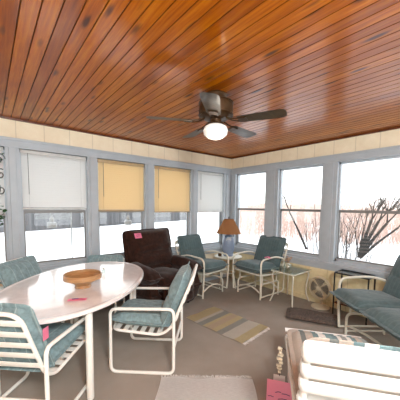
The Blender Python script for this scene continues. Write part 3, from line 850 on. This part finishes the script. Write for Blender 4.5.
fc = Vector((.81, .586)); lat = Vector((fc.y, -fc.x)); left_pt = Vector((1.00, .515))
cen = left_pt + lat * (W + .01) + fc * .17
put(nc, cen.x, cen.y, (fc.x, fc.y), 'white banded chaise longue with striped cushion seen from behind, lower right', 'lounger')
# string of shells hanging from its side rail, with papers below
se = Vector((1.665, 1.06))
so = empty('shell_string', (se.x, se.y, 0)); rnd = random.Random(3)
bm = new(); tube(bm, [(.03, -.03, .355), (0, 0, .385), (0, 0, .15)], .0025, .02, seg=5); obj('cord', bm, M['black'], so)
for k in range(8):
    bm = new(); obox(bm, (rnd.uniform(-.006, .006), rnd.uniform(-.006, .006), .37 - k * .027), (rnd.uniform(.012, .022), rnd.uniform(.010, .016), .008), Matrix.Rotation(rnd.uniform(0, 3), 3, 'Z'), .004)
    obj('shell', bm, M['shell'], so)
tag(so, 'string of cream shells hanging beside the beige edge of the chaise cushion', 'ornament')
cv = Vector((.84, .54)); rzp = math.atan2(cv.y, cv.x) - PI / 2
paper('paper_note', .085, .085, (1.655, 1.055, .115), rzp, M['white_paper'], 'small white paper note just above the large pink card, bottom right', 'paper', tilt=(R(70), 0))
M['pink_card'] = plain('pink_card_stock', srgb(255, 180, 208), .7, var=.01)
paper('pink_card', .205, .16, (1.60, 1.00, .075), rzp, M['pink_card'], 'large pink card with handwriting at bottom edge beside white chaise longue', 'card', tilt=(R(70), 0), ink=[(-.2, .0, .0, .05), (.02, .0, .3, -.02), (-.45, -.2, -.25, -.2), (-.1, -.25, .2, -.2)])

# ------------------------------------------------------------------ outside
def ground():
    bm = new(); N = 60; S = 60; rows = []
    for i in range(N + 1):
        x = -20 + 80 * i / N; rows.append([])
        for j in range(N + 1):
            y = -30 + 90 * j / N
            inside = (X0 - 1 < x < XR + 1 and Y0 - 1 < y < YB + 1)
            z = GZ + (0 if inside else .05 * math.sin(x * .9 + 1) * math.sin(y * .7))
            rows[-1].append(bm.verts.new((x, y, z)))
    for i in range(N):
        for j in range(N): bm.faces.new((rows[i][j], rows[i + 1][j], rows[i + 1][j + 1], rows[i][j + 1]))
    return struct(obj('snow_ground', bm, M['snow']))
ground()
bm = new()
for side in (0,):
    N = 50
    lo, hi = [], []
    for k in range(N + 1):
        a = R(-35) + R(165) * k / N; r_ = 75 
        h = 2.2 + .8 * math.sin(k * .7) + .5 * math.sin(k * 2.1)
        lo.append((r_ * math.cos(a), r_ * math.sin(a), GZ - 1)); hi.append((r_ * math.cos(a), r_ * math.sin(a), GZ + h))
    for k in range(N):
        v = [bm.verts.new(p) for p in (lo[k], lo[k + 1], hi[k + 1], hi[k])]; w_ = [bm.verts.new((p.co.x * 1.1, p.co.y * 1.1, p.co.z)) for p in v]
        for f in ((v[0], v[1], v[2], v[3]), (w_[3], w_[2], w_[1], w_[0]), (v[3], v[2], w_[2], w_[3])): bm.faces.new(f)
struct(obj('far_woods', bm, plain('far_woods', srgb(190, 180, 176), 1, var=.15, scale=.6), smooth=False))
# stockade fence across the yard
fe = empty('board_fence', (-6, 19.2, GZ), math.atan2(7.0, 21.0))
bm = new(); x = 0; rnd = random.Random(5)
while x < 30:
    h = 1.78 + rnd.uniform(-.03, .03)
    vs = [(x + .001, 0), (x + .139, 0), (x + .139, h - .05), (x + .07, h), (x + .001, h - .05)]
    a = [bm.verts.new((p[0], 0, p[1])) for p in vs]; b2 = [bm.verts.new((p[0], .02, p[1])) for p in vs]
    bm.faces.new(a); bm.faces.new(b2[::-1])
    for i in range(5): bm.faces.new((a[i], a[(i + 1) % 5], b2[(i + 1) % 5], b2[i]))
    x += .14
obj('boards', bm, M['fence_wood'], fe, smooth=False)
for z_ in (.4, 1.4):
    bm = new(); box(bm, 0, 30, .021, .06, z_, z_ + .09); obj('rail', bm, M['fence_wood'], fe, smooth=False)
for k in range(13):
    bm = new(); box(bm, k * 2.45, k * 2.45 + .1, .061, .16, 0, 1.7); obj('post', bm, M['fence_wood'], fe, smooth=False)
tag(fe, 'grey weathered board fence beyond the snow, seen below the left blinds', 'fence')

def branch(bm, p, d, L, r, depth, rnd, spread=.5, seg=5):
    pts = [p]; q = p.copy(); dd = d.copy()
    for k in range(4):
        dd = (dd + Vector((rnd.uniform(-1, 1), rnd.uniform(-1, 1), rnd.uniform(-.3, .6))) * .13).normalized(); q = q + dd * L / 4; pts.append(q.copy())
    tube(bm, pts, r, seg=seg, r2=r * .6)
    if depth:
        for k in range(3 if depth > 1 else 4):
            i = rnd.randint(2, 4); nd = (dd + Vector((rnd.uniform(-1, 1), rnd.uniform(-1, 1), rnd.uniform(-.3, .8))) * spread).normalized()
            branch(bm, pts[i], nd, L * rnd.uniform(.55, .8), r * .55, depth - 1, rnd, spread, 4)
def tree(loc, trunks, label, seed, depth=2, name='bare_tree', group=None):
    rnd = random.Random(seed); t_ = empty(name, loc)
    bm = new(); tips = []
    for (dx, dy, dz, L, r) in trunks:
        v = Vector((dx, dy, dz)).normalized(); e = v * L; tube(bm, [(0, 0, -.1), e * .5 + Vector((.03, .02, 0)), e], r, .2, seg=7, r2=r * .7); tips.append((e, v, r * .7, L))
    obj('trunk', bm, M['bark'], t_)
    bm = new()
    for e, v, r, L in tips:
        for k in range(3):
            nd = (v + Vector((rnd.uniform(-1, 1), rnd.uniform(-1, 1), rnd.uniform(-.1, .7))) * .45).normalized(); branch(bm, e, nd, L * .38, r * .6, depth, rnd)
    obj('branches', bm, M['bark'], t_)
    tag(t_, label, 'tree', group); return t_
# directions: picture-right at this spot is (+x,-y)
tree((11.1, 5.85, GZ), [(-.38, .52, 1.3, 1.9, .05), (-.1, .15, 1.6, .8, .02)], 'slim bare tree leaning left, seen through the middle right-hand window', 11)
RT = Vector((.32, -.95, 0))
def up(r_, u, L, r2): return (RT.x * r_, RT.y * r_, u, L, r2)
tree((11.2, 3.79, GZ), [up(.35, 1.5, 1.5, .075), up(.6, 1.5, 1.55, .075), up(.85, 1.4, 1.6, .07), up(1.25, 1.3, 1.7, .05), up(.15, 1.5, 1.2, .04), up(-.25, 1.5, 1.1, .025)], 'dark bare tree with many fanned trunks outside the largest right-hand window', 12)
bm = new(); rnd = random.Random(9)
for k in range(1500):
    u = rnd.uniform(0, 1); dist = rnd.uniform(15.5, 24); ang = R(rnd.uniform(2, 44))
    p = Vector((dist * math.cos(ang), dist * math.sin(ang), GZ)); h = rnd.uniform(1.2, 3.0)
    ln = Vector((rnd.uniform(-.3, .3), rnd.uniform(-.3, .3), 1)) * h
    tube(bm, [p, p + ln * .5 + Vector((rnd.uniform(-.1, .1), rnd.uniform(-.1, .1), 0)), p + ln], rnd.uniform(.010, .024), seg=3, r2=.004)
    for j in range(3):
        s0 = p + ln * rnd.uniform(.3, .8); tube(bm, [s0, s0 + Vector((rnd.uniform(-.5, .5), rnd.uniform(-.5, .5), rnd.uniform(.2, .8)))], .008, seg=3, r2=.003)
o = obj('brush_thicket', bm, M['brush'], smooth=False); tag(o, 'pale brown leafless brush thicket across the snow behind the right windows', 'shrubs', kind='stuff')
bm = new(); rnd = random.Random(19)
for k in range(60):
    x, y = rnd.uniform(8.2, 10.5), rnd.uniform(2.8, 4.6)
    p = Vector((x, y, GZ)); h = rnd.uniform(1.0, 2.2); ln = Vector((rnd.uniform(-.25, .25), rnd.uniform(-.25, .25), 1)) * h
    tube(bm, [p, p + ln * .5 + Vector((.05, .03, 0)), p + ln], .009, seg=4, r2=.004)
    for j in range(3):
        s0 = p + ln * rnd.uniform(.3, .8); tube(bm, [s0, s0 + Vector((rnd.uniform(-.3, .3), rnd.uniform(-.3, .3), rnd.uniform(.2, .5)))], .005, seg=3, r2=.002)
o = obj('bare_saplings', bm, M['bark'], smooth=False); tag(o, 'thin bare sapling stems in snow just outside the largest right window', 'shrubs', kind='stuff')
# hanging bird feeders outside the left windows
def feeder(x, label, ztop=2.3, zf=1.08):
    f = empty('bird_feeder', (x, 5.0, 0))
    bm = new(); tube(bm, [(0, 0, GZ), (0, 0, 2.0), (0, 0, 2.2), (0, -.01, 2.21)], .001, seg=4); bm.free()
    bm = new(); tube(bm, [(.30, 0, GZ), (.30, 0, 2.25), (.15, 0, 2.36), (0, 0, 2.28)], .010, .08, seg=6); obj('hook_pole', bm, M['sash_metal'], f)
    bm = new(); tube(bm, [(0, 0, 2.28), (0, 0, 1.22)], .008, seg=6); obj('hanger', bm, M['sash_metal'], f)
    bm = new(); lathe(bm, [(0, 1.23), (.02, 1.22), (.035, 1.20), (.035, 1.14), (.06, 1.13), (.075, 1.115), (.075, 1.05), (.06, 1.035), (0, 1.035)], 20); obj('seed_holder', bm, M['sash_metal'], f)
    tag(f, label, 'bird feeder', 'hanging feeders outside'); return f
f1 = feeder(.83, 'grey hanging bird feeder outside the wide white blind window')
f2 = copy_tree(f1); f2.location.x = 2.19; tag(f2, 'grey hanging bird feeder outside the left yellow blind window', 'bird feeder', 'hanging feeders outside')

# ------------------------------------------------------------------ hanging plant at the left edge
hp = empty('hanging_plant', (.085, 3.42, 0))
bm = new(); tube(bm, [(-.05, 0, 2.40), (-.05, 0, 2.05)], .004, seg=5)
for k, zz in enumerate((1.90, 1.74, 1.58)):
    s = 1 if k % 2 else -1
    tube(bm, [(.03 + s * .001 + .045 * (1 - i / 22) * math.cos(i * .42 + k), 0, zz + .05 * (1 - i / 22) * math.sin(i * .42 + k) * 1.2) for i in range(20)], .006, seg=5)
tube(bm, [(-.05, 0, 2.05), (.02, 0, 1.93), (-.03, 0, 1.75), (.03, 0, 1.6), (-.03, 0, 1.42)], .006, .05, seg=5)
obj('iron_scroll', bm, M['black'], hp)
bm = new(); lathe(bm, [(0, 1.14), (.07, 1.14), (.11, 1.28), (.115, 1.30), (.10, 1.30), (0, 1.27)], 24, (-.10, 0, 0)); obj('pot', bm, M['dark_trim'], hp)
bm = new(); rnd = random.Random(6)
for k in range(90):
    up_ = rnd.random() < .22
    c = Vector((rnd.uniform(-.2, .055), rnd.uniform(-.08, .08), rnd.uniform(1.84, 1.96) if up_ else rnd.uniform(1.22, 1.45)))
    rot = Matrix.Rotation(rnd.uniform(0, 6.28), 3, 'Z') @ Matrix.Rotation(rnd.uniform(-1.2, 1.2), 3, 'X')
    l, w_ = rnd.uniform(.03, .055), rnd.uniform(.012, .022)
    f = bm.faces.new([bm.verts.new(c + rot @ Vector(p)) for p in ((-l, 0, 0), (-l * .3, w_, .004), (l * .4, w_ * .8, .004), (l, 0, -.006), (l * .4, -w_ * .8, .004), (-l * .3, -w_, .004))])
    bmesh.ops.solidify(bm, geom=[f], thickness=.001)
obj('foliage', bm, M['leaf'], hp, smooth=False)
tag(hp, 'leafy plant on a black scroll hanger at the left edge of photo', 'plant')

# ------------------------------------------------------------------ light
w = bpy.data.worlds.new('overcast'); scene.world = w; w.use_nodes = True
nt = w.node_tree; bg = nt.nodes['Background']
tc = nt.nodes.new('ShaderNodeTexCoord'); sp = nt.nodes.new('ShaderNodeSeparateXYZ'); cr = nt.nodes.new('ShaderNodeValToRGB')
nt.links.new(tc.outputs['Generated'], sp.inputs[0]); nt.links.new(sp.outputs['Z'], cr.inputs[0])
cr.color_ramp.elements[0].color = (.95, 1, 1, 1); cr.color_ramp.elements[1].color = (.90, .97, 1, 1)
nt.links.new(cr.outputs[0], bg.inputs['Color']); bg.inputs['Strength'].default_value = 1.7
def portal(loc, rot, sx, sy):
    l = bpy.data.lights.new('window_portal', 'AREA'); l.shape = 'RECTANGLE'; l.size = sx; l.size_y = sy
    l.cycles.is_portal = True
    o = bpy.data.objects.new('window_portal', l); col.objects.link(o); o.location = loc; o.rotation_euler = rot
ZM = (ZS + ZH) / 2; HH = ZH - ZS
portal(((left_w[0][0] + left_w[-1][1]) / 2, YB + TH + .02, ZM), (R(90), 0, PI), left_w[-1][1] - left_w[0][0], HH)
portal((XR + TH + .02, (right_w[-1][0] + right_w[0][1]) / 2, ZM), (R(90), 0, R(90)), right_w[0][1] - right_w[-1][0], HH)
portal(((back_w[0][0] + back_w[-1][1]) / 2, Y0 - TH - .02, ZM), (R(90), 0, 0), back_w[-1][1] - back_w[0][0], HH)
l = bpy.data.lights.new('fan_bulb', 'POINT'); l.energy = 1; l.color = (1, .9, .75); l.shadow_soft_size = .06
o = bpy.data.objects.new('fan_bulb', l); col.objects.link(o); o.location = (1.56, 1.71, 1.96)

l = bpy.data.lights.new('fill_bulb', 'POINT'); l.energy = 165; l.color = (.95, 1, 1); l.shadow_soft_size = .2  # fill light added behind the camera to brighten the foreground like a flash
o = bpy.data.objects.new('fill_bulb', l); col.objects.link(o); o.location = (.1, -.7, 2.08)
# ------------------------------------------------------------------ camera
f_, ppx, ppy, pit, rol, yaw = 258.067, 202.035, 225.709, -.0765487, -.0118347, -.6925366
Mr = Matrix.Rotation(yaw, 3, 'Z') @ Matrix.Rotation(pit, 3, 'X') @ Matrix.Rotation(rol, 3, 'Y')
rx, fw, up = Mr @ Vector((1, 0, 0)), Mr @ Vector((0, 1, 0)), Mr @ Vector((0, 0, 1))
cam = bpy.data.cameras.new('camera'); co = bpy.data.objects.new('camera', cam); col.objects.link(co)
m3 = Matrix((rx, up, -fw)).transposed(); co.matrix_world = Matrix.Translation((0, 0, CAMZ)) @ m3.to_4x4()
cam.sensor_width = 36; cam.lens = 36 * f_ / 400; cam.shift_x = -(ppx - 200) / 400; cam.shift_y = (ppy - 200) / 400
cam.clip_start = .02; cam.clip_end = 500
scene.camera = co
scene.view_settings.view_transform = 'Standard'; scene.view_settings.look = 'None'
scene.view_settings.gamma = 1; scene.view_settings.use_curve_mapping = False
scene.view_settings.exposure = 1.0
scene.cycles.use_denoising = True
scene.cycles.max_bounces = 10; scene.cycles.diffuse_bounces = 6; scene.cycles.transparent_max_bounces = 12
